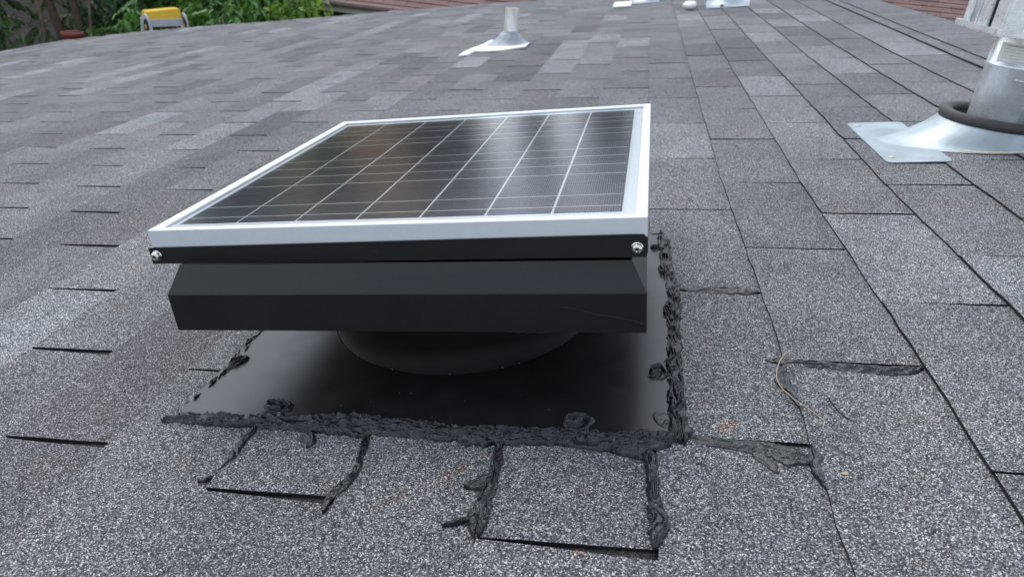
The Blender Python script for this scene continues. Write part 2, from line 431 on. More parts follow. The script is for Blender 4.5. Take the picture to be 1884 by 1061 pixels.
while v < V_RAKE-.5:
    cap_piece(v, min(V_RAKE, v+1.12), .35+.3*rt.random(), i); v += 1.0; i += 1
# eave fascia and the house under the roof
bm = bmesh.new(); box(bm, (ue+.01, (vn+38.4*E)/2, -.10), (.02, 38.4*E-vn, .155)); obj('fascia', bm, M['fascia'], roof)
bm = bmesh.new()
for a_, b_ in zip(RAKE, RAKE[1:]): bar(bm, (a_[0]*E, a_[1]*E-.015, -.10), (b_[0]*E, b_[1]*E-.015, -.10), (.155, .02), Vector((0, 1, 0)))
obj('rake_board', bm, M['fascia'], roof)
p0 = ROOF @ Vector((ue+.45, 0, 0))
bm = bmesh.new(); box(bm, ((p0.x+4.2)/2, (vn+5.2)/2, -1.95), (4.2-p0.x, 5.2-vn-.4, 2.2)); 
obj('house_wall', bm, M['housewall'], kind='structure')
# ground
bm = bmesh.new(); 
gs = 24
gv = [[bm.verts.new((-150+300*i/gs, -150+300*j/gs, -3.3+.05*noise.noise((i*.7, j*.7, 0)))) for j in range(gs+1)] for i in range(gs+1)]
for i in range(gs):
    for j in range(gs): bm.faces.new((gv[i][j], gv[i+1][j], gv[i+1][j+1], gv[i][j+1]))
obj('ground', bm, M['soil'], kind='structure')

# ------------------------------------------------------------------ solar powered roof fan
VU, VV = -1.765, 5.83
fan = empty('solar_roof_fan', at_roof(VU, VV), 'black attic fan with a square solar panel on top, sealed down with black cement', 'roof vent')
def L(u, v, n=0): return Vector(((u-VU)*E, (v-VV)*E, n*E))
def part(name, bm, mat, parent=fan, **kw): return obj(name, bm, mat, parent, **kw)
bm = bmesh.new()
# flashing plate with a pressed collar
PZ = .0068
R0 = 1.2116*E
for sgn in (0,):
    seg = 64
    inner = [bm.verts.new((R0*1.012*math.cos(t*2*math.pi/seg), R0*1.012*math.sin(t*2*math.pi/seg), PZ)) for t in range(seg)]
    outer = []
    hx0, hx1, hy = (-3.62-VU)*E, (.15-VU)*E, 1.90*E
    for t in range(seg):
        a = t*2*math.pi/seg; c, s = math.cos(a), math.sin(a)
        kx = (hx1 if c > 0 else -hx0)/max(abs(c), 1e-6); ky = hy/max(abs(s), 1e-6); r = min(kx, ky)
        outer.append(bm.verts.new((r*c, r*s, PZ)))
    for q in ((hx0, -hy), (hx1, -hy), (hx1, hy), (hx0, hy)):
        k = min(outer, key=lambda o: (o.co.x-q[0])**2+(o.co.y-q[1])**2); k.co.x, k.co.y = q
    for t in range(seg): bm.faces.new((inner[t], outer[t], outer[(t+1) % seg], inner[(t+1) % seg]))
    low = [bm.verts.new(o.co-Vector((0, 0, .0045))) for o in outer]
    for t in range(seg): bm.faces.new((outer[t], low[t], low[(t+1) % seg], outer[(t+1) % seg]))
part('flashing_plate', bm, M['plate'])
bm = bmesh.new()
lathe(bm, [(R0*1.006, PZ-.001), (R0*1.004, PZ+.0006), (R0*.998, PZ+.0010), (R0*.985, .04), (R0*.975, .128)], 96)
part('throat', bm, simple('matt_black_throat', (.003, .0035, .004), .5, 0, 60, .15, spec=.15), smooth=True)
bm = bmesh.new(); lathe(bm, [(R0*.90, .125), (R0*.90, .02), (.02, .018)], 64); part('fan_shroud', bm, M['black'], smooth=True)
# dust specks along the collar seam
bm = bmesh.new()
for a in (-2.55, -2.2, -1.86, -1.45, -1.1, -.98, -.62, -.4):
    bmesh.ops.create_icosphere(bm, subdivisions=1, radius=.0006, matrix=Matrix.Translation((R0*1.01*math.cos(a), R0*1.01*math.sin(a), PZ+.0006)))
for i in range(26):
    bmesh.ops.create_icosphere(bm, subdivisions=1, radius=random.uniform(.0002, .00042), matrix=Matrix.Translation((random.uniform(-.24, .26), -random.uniform(.19, .262), PZ+.0002)))
part('dust_speck', bm, M['speck'], kind='stuff')
# hood: vertical skirt, sloping shoulders, flat top; open below
hu0, hu1, hv0, hv1 = -3.505, -.072, 4.14, 7.54
bm = bmesh.new()
def ring(du, z, dz=0): return [bm.verts.new(L(u, v, z)) for u, v in ((hu0+du, hv0-.045+du), (hu1-du, hv0+.065+du), (hu1-du, hv1+.065-du), (hu0+du, hv1-.045-du))]
rs = [ring(.10, .705), ring(.012, .700), ring(0, .706), ring(0, .998), ring(.005, 1.006), ring(.098, 1.195), ring(.12, 1.198)]
for a, b in zip(rs, rs[1:]):
    for i in range(4): bm.faces.new((a[i], a[(i+1) % 4], b[(i+1) % 4], b[i]))
bm.faces.new(rs[-1])
inr = [bm.verts.new(L(u, v, .93)) for u, v in ((hu0+.1, hv0+.1), (hu1-.1, hv0+.1), (hu1-.1, hv1-.1), (hu0+.1, hv1-.1))]
for i in range(4): bm.faces.new((rs[0][i], inr[i], inr[(i+1) % 4], rs[0][(i+1) % 4]))
bm.faces.new(list(reversed(inr)))
bmesh.ops.recalc_face_normals(bm, faces=bm.faces)
part('hood', bm, M['black'])
# scratch on the hood face
bm = bmesh.new()
sc_ = [(-.62, .905), (-.52, .885), (-.40, .845), (-.28, .83), (-.16, .80), (-.09, .775)]
tube(bm, [L(u, hv0+.065*(1+(u+.07)/3.4*1.7)-.003, z) for u, z in sc_], .00010, 5)
tube(bm, [L(-1.0+.02*i, hv0+.032, .708+.006*math.sin(i*1.7)) for i in range(14)], .00010, 5)
part('scratch', bm, simple('scratch_grey', (.07, .07, .07), .7))
# panel frame of reference
o_ = Vector((-3.672, 4.298, 1.421)); ex = Vector((.9994, -.0089, .02445)).normalized(); ey = Vector((.0093, .9998, -.0158)).normalized(); en = ex.cross(ey).normalized(); ey = en.cross(ex)
PW, PL = 3.5992*E, 3.6746*E
PM = Matrix((ex, ey, en)).transposed().to_4x4(); PM.translation = L(*o_)
def pm(x, y, z): return PM @ Vector((x, y, z))          # panel metres
FD = .0190; RW = .0105
def pbox(bm, x0, x1, y0, y1, z0, z1, bev=0, mi=0): box(bm, pm((x0+x1)/2, (y0+y1)/2, (z0+z1)/2), (x1-x0, y1-y0, z1-z0), PM.to_3x3(), bev, mi)
bm = bmesh.new()
pbox(bm, .004, PW-.004, .004, PL-.004, -.0062, -.0042)
panel = part('solar_panel', bm, M['backsheet'], label='square solar panel with seven columns of dark cells')
def mitre(pts_out, pts_in, name):
    """one rail of the frame: outer edge a-b, inner edge c-d, mitred"""
    bm = bmesh.new(); a, b = pts_out; c, d_ = pts_in
    prof = [(0, -FD), (0, -.0006), (.06, 0), (.60, 0), (.63, -.0006), (1, -.0010), (1, -.0040), (.35, -.0045), (.2, -FD)]
    ra = [bm.verts.new(pm(a[0]+(c[0]-a[0])*f, a[1]+(c[1]-a[1])*f, z)) for f, z in prof]
    rb = [bm.verts.new(pm(b[0]+(d_[0]-b[0])*f, b[1]+(d_[1]-b[1])*f, z)) for f, z in prof]
    m_ = len(prof)
    for i in range(m_): bm.faces.new((ra[i], ra[(i+1) % m_], rb[(i+1) % m_], rb[i]))
    bm.faces.new(ra); bm.faces.new(list(reversed(rb)))
    bmesh.ops.recalc_face_normals(bm, faces=bm.faces)
    part(name, bm, M['alu'], panel)
g_ = .0002
mitre(((g_, 0), (PW-g_, 0)), ((RW+g_, RW), (PW-RW-g_, RW)), 'frame_rail')
mitre(((PW, g_), (PW, PL-g_)), ((PW-RW, RW+g_), (PW-RW, PL-RW-g_)), 'frame_rail')
mitre(((PW-g_, PL), (g_, PL)), ((PW-RW-g_, PL-RW), (RW+g_, PL-RW)), 'frame_rail')
mitre(((0, PL-g_), (0, g_)), ((RW, PL-RW-g_), (RW, RW+g_)), 'frame_rail')
cx = [.036, .167, .299, .430, .563, .694, .823, .953]; cy = [.055, .234, .417, .594, .780, .955]
gx, gy = .0027, .0022
for i in range(7):
    for j in range(5):
        bm = bmesh.new()
        pbox(bm, cx[i]*PW+gx/2*(i > 0), cx[i+1]*PW-gx/2*(i < 6), cy[j]*PL+gy/2*(j > 0), cy[j+1]*PL-gy/2*(j < 4), -.0043, -.0036)
        part('solar_cell', bm, M['cell'], panel)
for y in (.088, .156, .303, .376, .450, .521, .674, .731, .819, .869):
    bm = bmesh.new(); pbox(bm, (.036+.004)*PW, (.953-.004)*PW, y*PL-.0008, y*PL+.0008, -.0037, -.00345); part('busbar', bm, M['busbar'], panel)
bm = bmesh.new()
q = [bm.verts.new(pm(x, y, -.0020)) for x, y in ((RW-.002, RW-.002), (PW-RW+.002, RW-.002), (PW-RW+.002, PL-RW+.002), (RW-.002, PL-RW+.002))]
bm.faces.new(q); part('glass_pane', bm, M['glass'], panel)
# brackets: front and rear angle bars, side plates
def bracket(front):
    bm = bmesh.new(); y = -.0022 if front else PL+.0022
    z1, z0 = -.0186, -.0366
    z1r, z0r = z1-.0016, z0-.0012
    # a slightly tapered, thin angle
    dx0, dx1 = -.004, PW-.001
    ys = (y, y+.002) if front else (y-.002, y)
    vs = []
    for yy in ys:
        vs.append([bm.verts.new(pm(x, yy, z)) for x, z in ((dx0+.0002, z1), (dx0, z0), (dx1-.0, z0r), (dx1, z1r+.0015), (dx1-.003, z1r+.0042), (dx1-.012, z1r+.0044))])
    a, b = vs
    bm.faces.new(a); bm.faces.new(list(reversed(b)))
    for i in range(6): bm.faces.new((a[i], b[i], b[(i+1) % 6], a[(i+1) % 6]))
    # shelf under the frame, reaching in over the hood
    yi = (ys[1], ys[1]+.03) if front else (ys[0]-.03, ys[0])
    vv = [[bm.verts.new(pm(x, yy, z)) for x in (.0, PW-.003)] for yy in yi for z in (-.0366, -.0352)]
    v00, v01, v10, v11 = vv
    for c in ((v00[0], v00[1], v10[1], v10[0]), (v01[0], v11[0], v11[1], v01[1]), (v10[0], v10[1], v11[1], v11[0]), (v00[0], v10[0], v11[0], v01[0]), (v00[1], v01[1], v11[1], v10[1])): bm.faces.new(c)
    bmesh.ops.recalc_face_normals(bm, faces=bm.faces)
    return part('mounting_bracket', bm, M['black'])
br = bracket(True); bracket(False)
for s in (0, 1):
    bm = bmesh.new(); x = .0012 if s == 0 else PW-.0012
    pbox(bm, x-.0009, x+.0009, .003, PL-.003, -.0365, -FD-.0002); part('side_bracket', bm, M['black'])
for x, y in ((.10, .10), (.9, .10), (.1, .9), (.9, .9)):
    bm = bmesh.new(); pbox(bm, x*PW-.015, x*PW+.015, y*PL-.01, y*PL+.01, -.0366, -FD-.0003); part('stand_off', bm, M['black'])
# drilled holes in the bracket
for x, r in ((.274, .0011), (.483, .0017), (.579, .0019), (.49+.03, .0)):
    if r == 0: continue
    bm = bmesh.new(); rot = PM.to_3x3().to_4x4() @ Matrix.Rotation(math.pi/2, 4, 'X')
    lathe(bm, [(r*1.15, 0), (r*1.15, .0002), (r*.85, .0002), (r*.8, -.0003), (.00002, -.0003)], 16, Matrix.Translation(pm(x*PW, -.0022-.0001, -.0262-.0006*x)) @ rot)
    part('bolt_hole', bm, M['blackp'], br)
# pan-head screws with washer, collar and cross recess
def screw(x, z):
    T = Matrix.Translation(pm(x, -.0022, z)) @ PM.to_3x3().to_4x4() @ Matrix.Rotation(math.pi/2, 4, 'X')
    bm = bmesh.new()
    lathe(bm, [(.00002, .0002), (.0054, .0002), (.0056, .0006), (.0054, .0012), (.0043, .0014), (.0045, .0018), (.0044, .0026), (.0040, .0028)], 32, T)
    lathe(bm, [(.0046, .0028), (.0047, .0040), (.0041, .0053), (.0026, .0060), (.0012, .0061), (.0009, .0050), (.00002, .0049)], 32, T)
    o = part('screw', bm, M['steel'], smooth=True)
    bm = bmesh.new()
    for a in (.5, .5+math.pi/2):
        box(bm, T @ Vector((0, 0, .00605)), (.0042, .0010, .0006), (T.to_3x3() @ Matrix.Rotation(a, 3, 'Z')))
    part('cross_recess', bm, M['blackp'], o)
screw(.008*PW+.0005, -.0268); screw(.981*PW, -.0282)

# ------------------------------------------------------------------ roofing cement (built as ridged, lumpy smears)
def smear(pts, width, height, label, seed=0, name='cement_smear', taper=True, z0=.0056, flat=.0, edge=.45, cat='cement smear', grp=None, swirl=1.):
    P = [Vector((u*E, v*E, 0)) for u, v in pts]
    if not isinstance(width, (list, tuple)): width = [width]*len(P)
    d_ = [0]
    for a, b in zip(P, P[1:]): d_.append(d_[-1]+(b-a).length)
    tot = d_[-1]; step = .0012; m_ = max(6, int(tot/step)); K = 27
    def at(s):
        for i in range(len(P)-1):
            if s <= d_[i+1] or i == len(P)-2:
                f = (s-d_[i])/(d_[i+1]-d_[i])
                # catmull-rom
                a, b, c, e = P[max(i-1, 0)], P[i], P[i+1], P[min(i+2, len(P)-1)]
                f2, f3 = f*f, f*f*f
                return .5*((2*b)+(c-a)*f+(2*a-5*b+4*c-e)*f2+(3*b-a-3*c+e)*f3), width[i]+(width[i+1]-width[i])*f
    base = P[len(P)//2].copy()
    bm = bmesh.new(); rows = []
    for i in range(m_+1):
        s = tot*i/m_; c, wd = at(s); c2, _ = at(min(tot, s+.002)); c1, _ = at(max(0, s-.002))
        t = (c2-c1).normalized(); nrm = Vector((-t.y, t.x, 0))
        endf = 1.
        if taper: endf = min(1, min(s, tot-s)/(min(.022, tot*.3))+.03)**.75
        wl = wd*endf*max(.15, 1+edge*noise.fractal(Vector((s*70, seed, 0)), 1., 2., 4)+.35*edge*noise.noise((s*420, seed, 2))); wr = wd*endf*max(.15, 1+edge*noise.fractal(Vector((s*70, seed+9.3, 0)), 1., 2., 4)+.35*edge*noise.noise((s*420, seed, 7)))
        row = []
        for j in range(K):
            f = -1+2*j/(K-1)
            off = f*(wl if f < 0 else wr)
            p = c + nrm*off
            prof = min(1., (1-abs(f))*2.6)**.8
            q = Vector((s*30*swirl, off*215+1.8*noise.noise((s*30, 0, seed)), seed*3.1))
            q = q + Vector((0, 1.5*noise.noise((s*55, off*120, seed)), 0))
            rdg = 1-3.4*abs(noise.noise(q)) + .30*noise.noise((s*210, off*700, seed))
            h = .8*height*prof*max(.13, .24+.40*noise.noise((s*38, off*70, seed+5))+1.0*rdg)
            p = p + nrm*(.0008*noise.noise((s*200, off*200, 4)))
            row.append(bm.verts.new((p.x-base.x, p.y-base.y, z0-.0032*(abs(f) > .99) + max(0, h))))
        rows.append(row)
    for a, b in zip(rows, rows[1:]):
        for j in range(K-1): bm.faces.new((a[j], a[j+1], b[j+1], b[j]))
    bmesh.ops.recalc_face_normals(bm, faces=bm.faces)
    return obj(name, bm, M['tar'], mw=ROOF @ Matrix.Translation(base), smooth=True, label=label, cat=cat, group=grp)
def dab(u, v, rx, ry, h, rot, label, seed):
    """a curled lump of cement over a fixing screw"""
    bm = bmesh.new(); NR, NT = 16, 40; rings = []
    for i in range(NR+1):
        f = i/NR; rr = []
        for t in range(NT):
            a = t*2*math.pi/NT
            e = 1+.22*noise.noise((math.cos(a)*1.4, math.sin(a)*1.4, seed)) + .07*noise.noise((math.cos(a)*6, math.sin(a)*6, seed))
            x, y = f*rx*e*math.cos(a), f*ry*e*math.sin(a)
            sw = a*1 + f*10
            z = h*1.15*(1-f**2.4)*(.50+.50*math.sin(sw)*min(1, f*2)+.35*noise.noise((x*260, y*260, seed))+.15*noise.noise((x*700, y*700, seed)))
            ca, sa = math.cos(rot), math.sin(rot)
            rr.append(bm.verts.new((x*ca-y*sa, x*sa+y*ca, .0058+max(0, z) - .0015*(i == NR))))
        rings.append(rr)
    for a, b in zip(rings[1:], rings[2:]):
        for t in range(NT): bm.faces.new((a[t], a[(t+1) % NT], b[(t+1) % NT], b[t]))
    c = rings[0][0]
    for t in range(NT): bm.faces.new((c, rings[1][t], rings[1][(t+1) % NT]))
    bmesh.ops.delete(bm, geom=[v_ for v_ in bm.verts if not v_.link_faces], context='VERTS')
    bmesh.ops.recalc_face_normals(bm, faces=bm.faces)
    return obj('cement_dab', bm, M['tar'], mw=at_roof(u, v), smooth=True, label=label, cat='cement dab', group='black cement dabs over the plate fixings')
G = 'black cement smears on the shingle joints'
smear([(-3.700, 3.857), (-3.526, 3.911), (-3.181, 3.910), (-2.842, 3.949), (-2.490, 3.948), (-2.247, 3.986), (-1.896, 3.954), (-1.558, 3.923), (-1.234, 3.910), (-0.921, 3.905), (-0.620, 3.940), (-0.318, 3.911), (-0.062, 3.949), (0.172, 3.950)],
      [.003, .008, .0088, .009, .0095, .011, .0105, .0095, .009, .010, .011, .011, .010, .011], .0058, 'long ridged band of black cement along the near edge of the black plate', 1, 'cement_band', cat='cement band', edge=.5)
smear([(-2.95, 3.84), (-2.5, 3.865), (-2.1, 3.87), (-1.6, 3.855), (-1.1, 3.84), (-.6, 3.86), (-.2, 3.85), (.1, 3.88)], [.003, .0055, .0075, .005, .0075, .0055, .009, .006], .0042,
      'lower feathered layer of black cement just below the near edge band', 21, 'cement_band', cat='cement band', edge=.8)
smear([(0.174, 3.90), (0.151, 4.160), (0.148, 4.491), (0.146, 4.787), (0.159, 5.200), (0.162, 5.572), (0.183, 5.934), (0.157, 6.455), (0.127, 6.985), (0.123, 7.354), (0.087, 7.657)],
      [.012, .0095, .0085, .009, .008, .008, .0085, .008, .0085, .009, .008], .0066, 'long ridged band of black cement up the right edge of the black plate', 2, 'cement_band', z0=.0068, cat='cement band', edge=.42)
smear([(-3.60, 3.93), (-3.600, 4.076), (-3.585, 4.303), (-3.57, 4.480), (-3.57, 4.7), (-3.60, 5.0), (-3.61, 5.4), (-3.62, 6.2)], [.0022, .0022, .0028, .0045, .008, .006, .0035, .003], .0042,
      'thin black cement line along the left edge of the black plate', 3, 'cement_band', cat='cement band')
smear([(.09, 7.62), (-.1, 7.66), (-.6, 7.7)], .006, .004, 'short cement smear at the far right corner of the plate', 4, grp=G)
smear([(0.25, 6.25), (0.40, 6.262), (0.698, 6.258), (0.970, 6.222)], [.0085, .009, .0105, .0105], .0026, 'straight cement smear filling the joint right of the hood', 5, grp=G, z0=.0032, taper=True, edge=.3)
smear([(0.86, 5.025), (1.024, 4.979), (1.259, 4.953), (1.486, 4.930), (1.748, 4.905), (1.985, 4.950)], [.004, .0075, .0085, .008, .0085, .006], .0034, 'cement smear across a tab joint just right of the twig top', 6, grp=G, z0=.0032)
smear([(0.198, 3.975), (0.333, 3.957), (0.506, 3.925), (0.677, 3.905), (0.842, 3.850), (0.99, 3.79)], [.010, .008, .0075, .010, .014, .010], .0026, 'wide flat cement smear running right from the near right corner of the plate', 7, grp=G, z0=.0036, edge=.35)
smear([(0.62, 3.86), (0.70, 3.77), (0.745, 3.67)], [.008, .0055, .002], .0014, 'pointed drip of cement below the wide flat smear', 8, grp=G, z0=.0036)
smear([(1.00, 4.99), (0.985, 4.85), (0.965, 4.70), (0.985, 4.58), (1.0, 4.40)], [.005, .010, .011, .007, .003], .0020, 'dark cement stain behind the twig on the course edge', 9, grp=G, z0=.0036, edge=.35)
smear([(1.00, 3.98), (.995, 3.85), (.99, 3.70), (1.0, 3.56)], [.003, .006, .006, .002], .0026, 'cement dragged down the course edge at the end of the wide smear', 22, grp=G, z0=.0042)
smear([(1.07, 4.02), (1.11, 3.93), (1.135, 3.835), (1.150, 3.723)], [.006, .009, .006, .002], .0010, 'faint cement scuff below the loose end of the twig', 10, grp=G, z0=.0036, edge=.6)
smear([(-0.30, 3.80), (-0.12, 3.80), (-0.035, 3.710), (-0.028, 3.529), (-0.015, 3.338), (0.002, 3.162), (-0.018, 2.95)], [.009, .009, .0062, .0052, .0065, .0082, .0055], .0042, 'cement bead running toward the camera on the joint below the right corner', 11, grp=G)
smear([(-1.06, 3.80), (-1.040, 3.651), (-1.035, 3.490), (-1.045, 3.312), (-1.052, 3.147), (-1.045, 3.0), (-1.03, 2.93)], [.009, .006, .0055, .007, .0085, .010, .007], .0040, 'cement bead with side wisps on the joint near the middle foreground', 12, grp=G)
smear([(-1.035, 3.46), (-1.12, 3.405), (-1.21, 3.365)], [.007, .0065, .003], .0022, 'short side wisp of cement off the middle foreground bead, nearer the plate', 13, grp=G)
smear([(-1.05, 3.13), (-1.125, 3.085), (-1.26, 3.02)], [.005, .0025, .0012], .0020, 'thin side wisp of cement off the middle foreground bead, nearer the camera', 14, grp=G)
smear([(-2.03, 3.83), (-1.991, 3.62), (-1.965, 3.43), (-2.00, 3.30), (-2.045, 3.18), (-2.04, 3.05)], [.006, .0038, .0035, .006, .0042, .002], .0034, 'crooked thin cement bead on the joint left of the rust streak', 15, grp=G)
smear([(-2.90, 3.85), (-2.919, 3.68), (-2.905, 3.50), (-2.93, 3.36)], [.0065, .006, .0045, .003], .0034, 'leftmost short cement bead below the near edge of the plate', 16, grp=G)
smear([(-2.925, 3.34), (-2.96, 3.30), (-3.02, 3.25)], [.003, .0028, .001], .0026, 'small torn flick of cement at the leftmost bead end', 17, grp=G)
smear([(-2.50, 3.82), (-2.43, 3.73), (-2.415, 3.65)], [.009, .007, .002], .0036, 'stubby cement lip hanging off the near edge band', 18, grp=G)
dab(-3.53, 4.68, .009, .021, .0085, -.5, 'cement dab on the left edge of the black plate', 31)
dab(-2.86, 4.08, .019, .014, .0088, .15, 'cement dab over the near edge band, left of centre', 32)
dab(-.56, 4.07, .020, .015, .0085, .2, 'cement dab over the near edge band, right of centre', 33)
dab(.015, 4.74, .013, .017, .0085, 0, 'cement dab beside the right band under the hood corner', 34)
dab(.055, 4.12, .014, .022, .0022, .5, 'thin flat cement patch inside the near right corner of the plate', 35)
dab(.085, 6.62, .008, .024, .007, .1, 'cement dab on the right band level with the hood shoulder', 36)
dab(.03, 7.22, .013, .010, .007, 0, 'cement dab just below the screw at the right end of the bracket', 37)
dab(.075, 7.47, .006, .008, .007, 0, 'smallest cement dab near the far right corner of the plate', 38)
dab(.105, 5.75, .006, .022, .0075, 0, 'narrow cement dab halfway up the right band', 39)
bm = bmesh.new()
for u, v_ in ((1.134, 3.293), (1.150, 3.290), (1.146, 3.152), (1.517, 3.261), (0.116, 3.567), (0.059, 3.718), (.075, 3.66), (0.103, 3.467), (.12, 3.45), (.28, 3.72)):
    for q in range(3):
        bmesh.ops.create_icosphere(bm, subdivisions=1, radius=random.uniform(.0008, .0024), matrix=Matrix.Translation(((u+random.gauss(0, .012))*E, (v_+random.gauss(0, .015))*E, .004)) @ Matrix.Diagonal((1, 1, .5, 1)))
obj('cement_crumbs', bm, M['tar'], mw=ROOF, kind='stuff', label='small black cement crumbs scattered on the near right shingles')
bm = bmesh.new(); tube(bm, [(u*E, v_*E, .0042) for u, v_ in ((1.216, 4.52), (1.230, 4.43), (1.250, 4.34), (1.285, 4.28), (1.335, 4.225))], [.0003, .0010, .0008, .0006, .0002], 6)
obj('cement_thread', bm, M['tar'], mw=ROOF, label='thin dark cement thread on the shingle right of the twig', cat='cement thread')
# twig
tw = [(1.037, 5.06, .012), (.985, 4.985, .013), (.940, 4.90, .012), (.905, 4.80, .0105), (.888, 4.697, .009), (.898, 4.61, .008), (.916, 4.557, .0075), (.972, 4.445, .007), (1.010, 4.395, .0068), (1.046, 4.352, .0065), (1.101, 4.268, .006), (1.126, 4.214, .006), (1.122, 4.19, .006), (1.104, 4.141, .0058), (1.108, 4.12, .0058), (1.125, 4.085, .0055)]
bm = bmesh.new(); tube(bm, [((u-1)*E, (v_-4.6)*E, z) for u, v_, z in tw], [.0003]+[.00052]*6+[.00046]*5+[.0004, .00035, .0003, .0002], 7)
obj('twig', bm, M['twig'], mw=at_roof(1, 4.6), smooth=True, label='thin dry tan twig or root curled on the shingles right of the plate', cat='twig')
bm = bmesh.new(); bmesh.ops.create_icosphere(bm, subdivisions=2, radius=.0022, matrix=Matrix.Diagonal((1.5, .8, .5, 1)))
obj('chip', bm, M['twig'], mw=at_roof(1.14, 3.69, .034), label='small pale chip lying below the loose twig end', cat='chip')

# ------------------------------------------------------------------ roof vents
def shingle_cut_rim(cu, cv, r, z, mat, parent, th=.004, a0=0, a1=6.283, name='caulk_bead'):
    bm = bmesh.new(); pts = []
    for i in range(49):
        a = a0+(a1-a0)*i/48; rr = r*(1+.02*noise.noise((math.cos(a)*4, math.sin(a)*4, cu)))
        pts.append((cu*E*0+rr*E*math.cos(a), rr*E*math.sin(a), z+.001*noise.noise((a*9, 0, 1))))
    tube(bm, pts, [th*(.7+.5*abs(noise.noise((i*.7, 2, 3)))) for i in range(49)], 8)
    return obj(name, bm, mat, parent)
PL_M = Matrix.Rotation(PITCH, 4, 'Y')   # plumb in roof coordinates (leans up-slope)
# big pipe vent: base at (4.95, 11.45)
BU, BV = 4.95, 11.47
big = empty('flue_vent', at_roof(BU, BV), 'large galvanised flue pipe with a boxy cap, leaning at the right edge of the picture', 'flue vent')
def LB(u, v, n=0): return Vector(((u-BU)*E, (v-BV)*E, n*E))
def rounded(poly, r, seg=5):
    out = []; n_ = len(poly)
    for i in range(n_):
        p = Vector(poly[i]); a = (Vector(poly[i-1])-p).normalized(); b = (Vector(poly[(i+1) % n_])-p).normalized()
        for k in range(seg+1):
            t = k/seg; out.append(((p+a*r*(1-t)**2 + b*r*t**2).x, (p+a*r*(1-t)**2 + b*r*t**2).y))
    return out
bm = bmesh.new()
poly = rounded([(LB(3.2, 10.26).x, LB(0, 10.26).y), (LB(4.035, 10.26).x, LB(0, 10.26).y), (LB(4.035, 12.57).x, LB(0, 12.57).y), (LB(3.2, 12.57).x, LB(0, 12.57).y)], .012)
prism(bm, poly, .0052, .0068)
bmesh.ops.recalc_face_normals(bm, faces=bm.faces)
obj('flashing_flange', bm, M['flash'], big)
bm = bmesh.new()
# cone lofted from the roof circle to the plumb collar
NT = 56; prof = [(1.10, .035, 0), (1.0, .06, .08), (.93, .10, .25), (.86, .165, .5), (.79, .24, .8), (.735, .30, 1.)]
rings = []
ax = PL_M @ Vector((0, 0, 1))
for r, z, tl in prof:
    rr = []
    for t in range(NT):
        a = t*2*math.pi/NT
        flat = Vector((r*(.97+.42*(1-tl)*max(0, -math.cos(a))**2)*math.cos(a)-(1-tl)*.10, r*(.80+.2*tl)*math.sin(a), z))
        pl = PL_M @ Vector((r*math.cos(a), r*math.sin(a), 0)) + ax*z*1.0
        p = flat.lerp(pl, tl)
        rr.append(bm.verts.new(p*E))
    rings.append(rr)
for a, b in zip(rings, rings[1:]):
    for t in range(NT): bm.faces.new((a[t], a[(t+1) % NT], b[(t+1) % NT], b[t]))
obj('flashing_cone', bm, M['flash'], big, smooth=True)
bm = bmesh.new()
pts = []
for i in range(57):
    a = -2.42+4.84*i/56; pts.append(Vector(((1.07*.97*math.cos(a)-.10)*E, (1.07*.80*math.sin(a)*(1+.02*noise.noise((i*.9, 0, 0))))*E, .006)))
tube(bm, pts, [.0022+.0020*abs(noise.noise((i*.8, 1, 1))) for i in range(57)], 7)
obj('caulk_bead', bm, M['caulk'], big, smooth=True)
# two weathered nail heads with caulk on the flange
for u, v_ in ((3.32, 10.50), (3.33, 12.35)):
    bm = bmesh.new(); bmesh.ops.create_icosphere(bm, subdivisions=2, radius=.007, matrix=Matrix.Translation(LB(u, v_, .05)) @ Matrix.Diagonal((1.1, .9, .3, 1))); obj('nail_head', bm, M['caulk'], big, smooth=True)
T0 = PL_M
bm = bmesh.new()
c0 = .26*E
lathe(bm, [(.62*E, c0+.005), (.74*E, c0+.001), (.772*E, c0+.001), (.782*E, c0+.010), (.772*E, c0+.019), (.74*E, c0+.021), (.62*E, c0+.017)], 56, T0, close=True)
obj('storm_collar', bm, M['rubber'], big, smooth=True)
bm = bmesh.new()
PR = .405*E
lathe(bm, [(PR, .01), (PR, .148), (PR*1.02, .149), (PR*1.03, .152), (PR*1.02, .155), (PR, .156), (PR, .22)], 48, T0)
obj('flue_pipe', bm, M['galv'], big, smooth=True)
for a in (-1.35, -1.12):      # lock seam
    bm = bmesh.new(); p = [T0 @ Vector((PR*1.005*math.cos(a), PR*1.005*math.sin(a), z)) for z in (.03, .146)]; tube(bm, p, .0016, 8); obj('lock_seam', bm, M['galv'], big, smooth=True)
bm = bmesh.new(); p = [T0 @ Vector((PR*1.01*math.cos(a), PR*1.01*math.sin(a), .128-.003*math.sin((a+1.6)*3))) for a in [(-1.95+.12*i) for i in range(6)]]; tube(bm, p, .0011, 6); obj('dent_crease', bm, M['galv'], big, smooth=True)
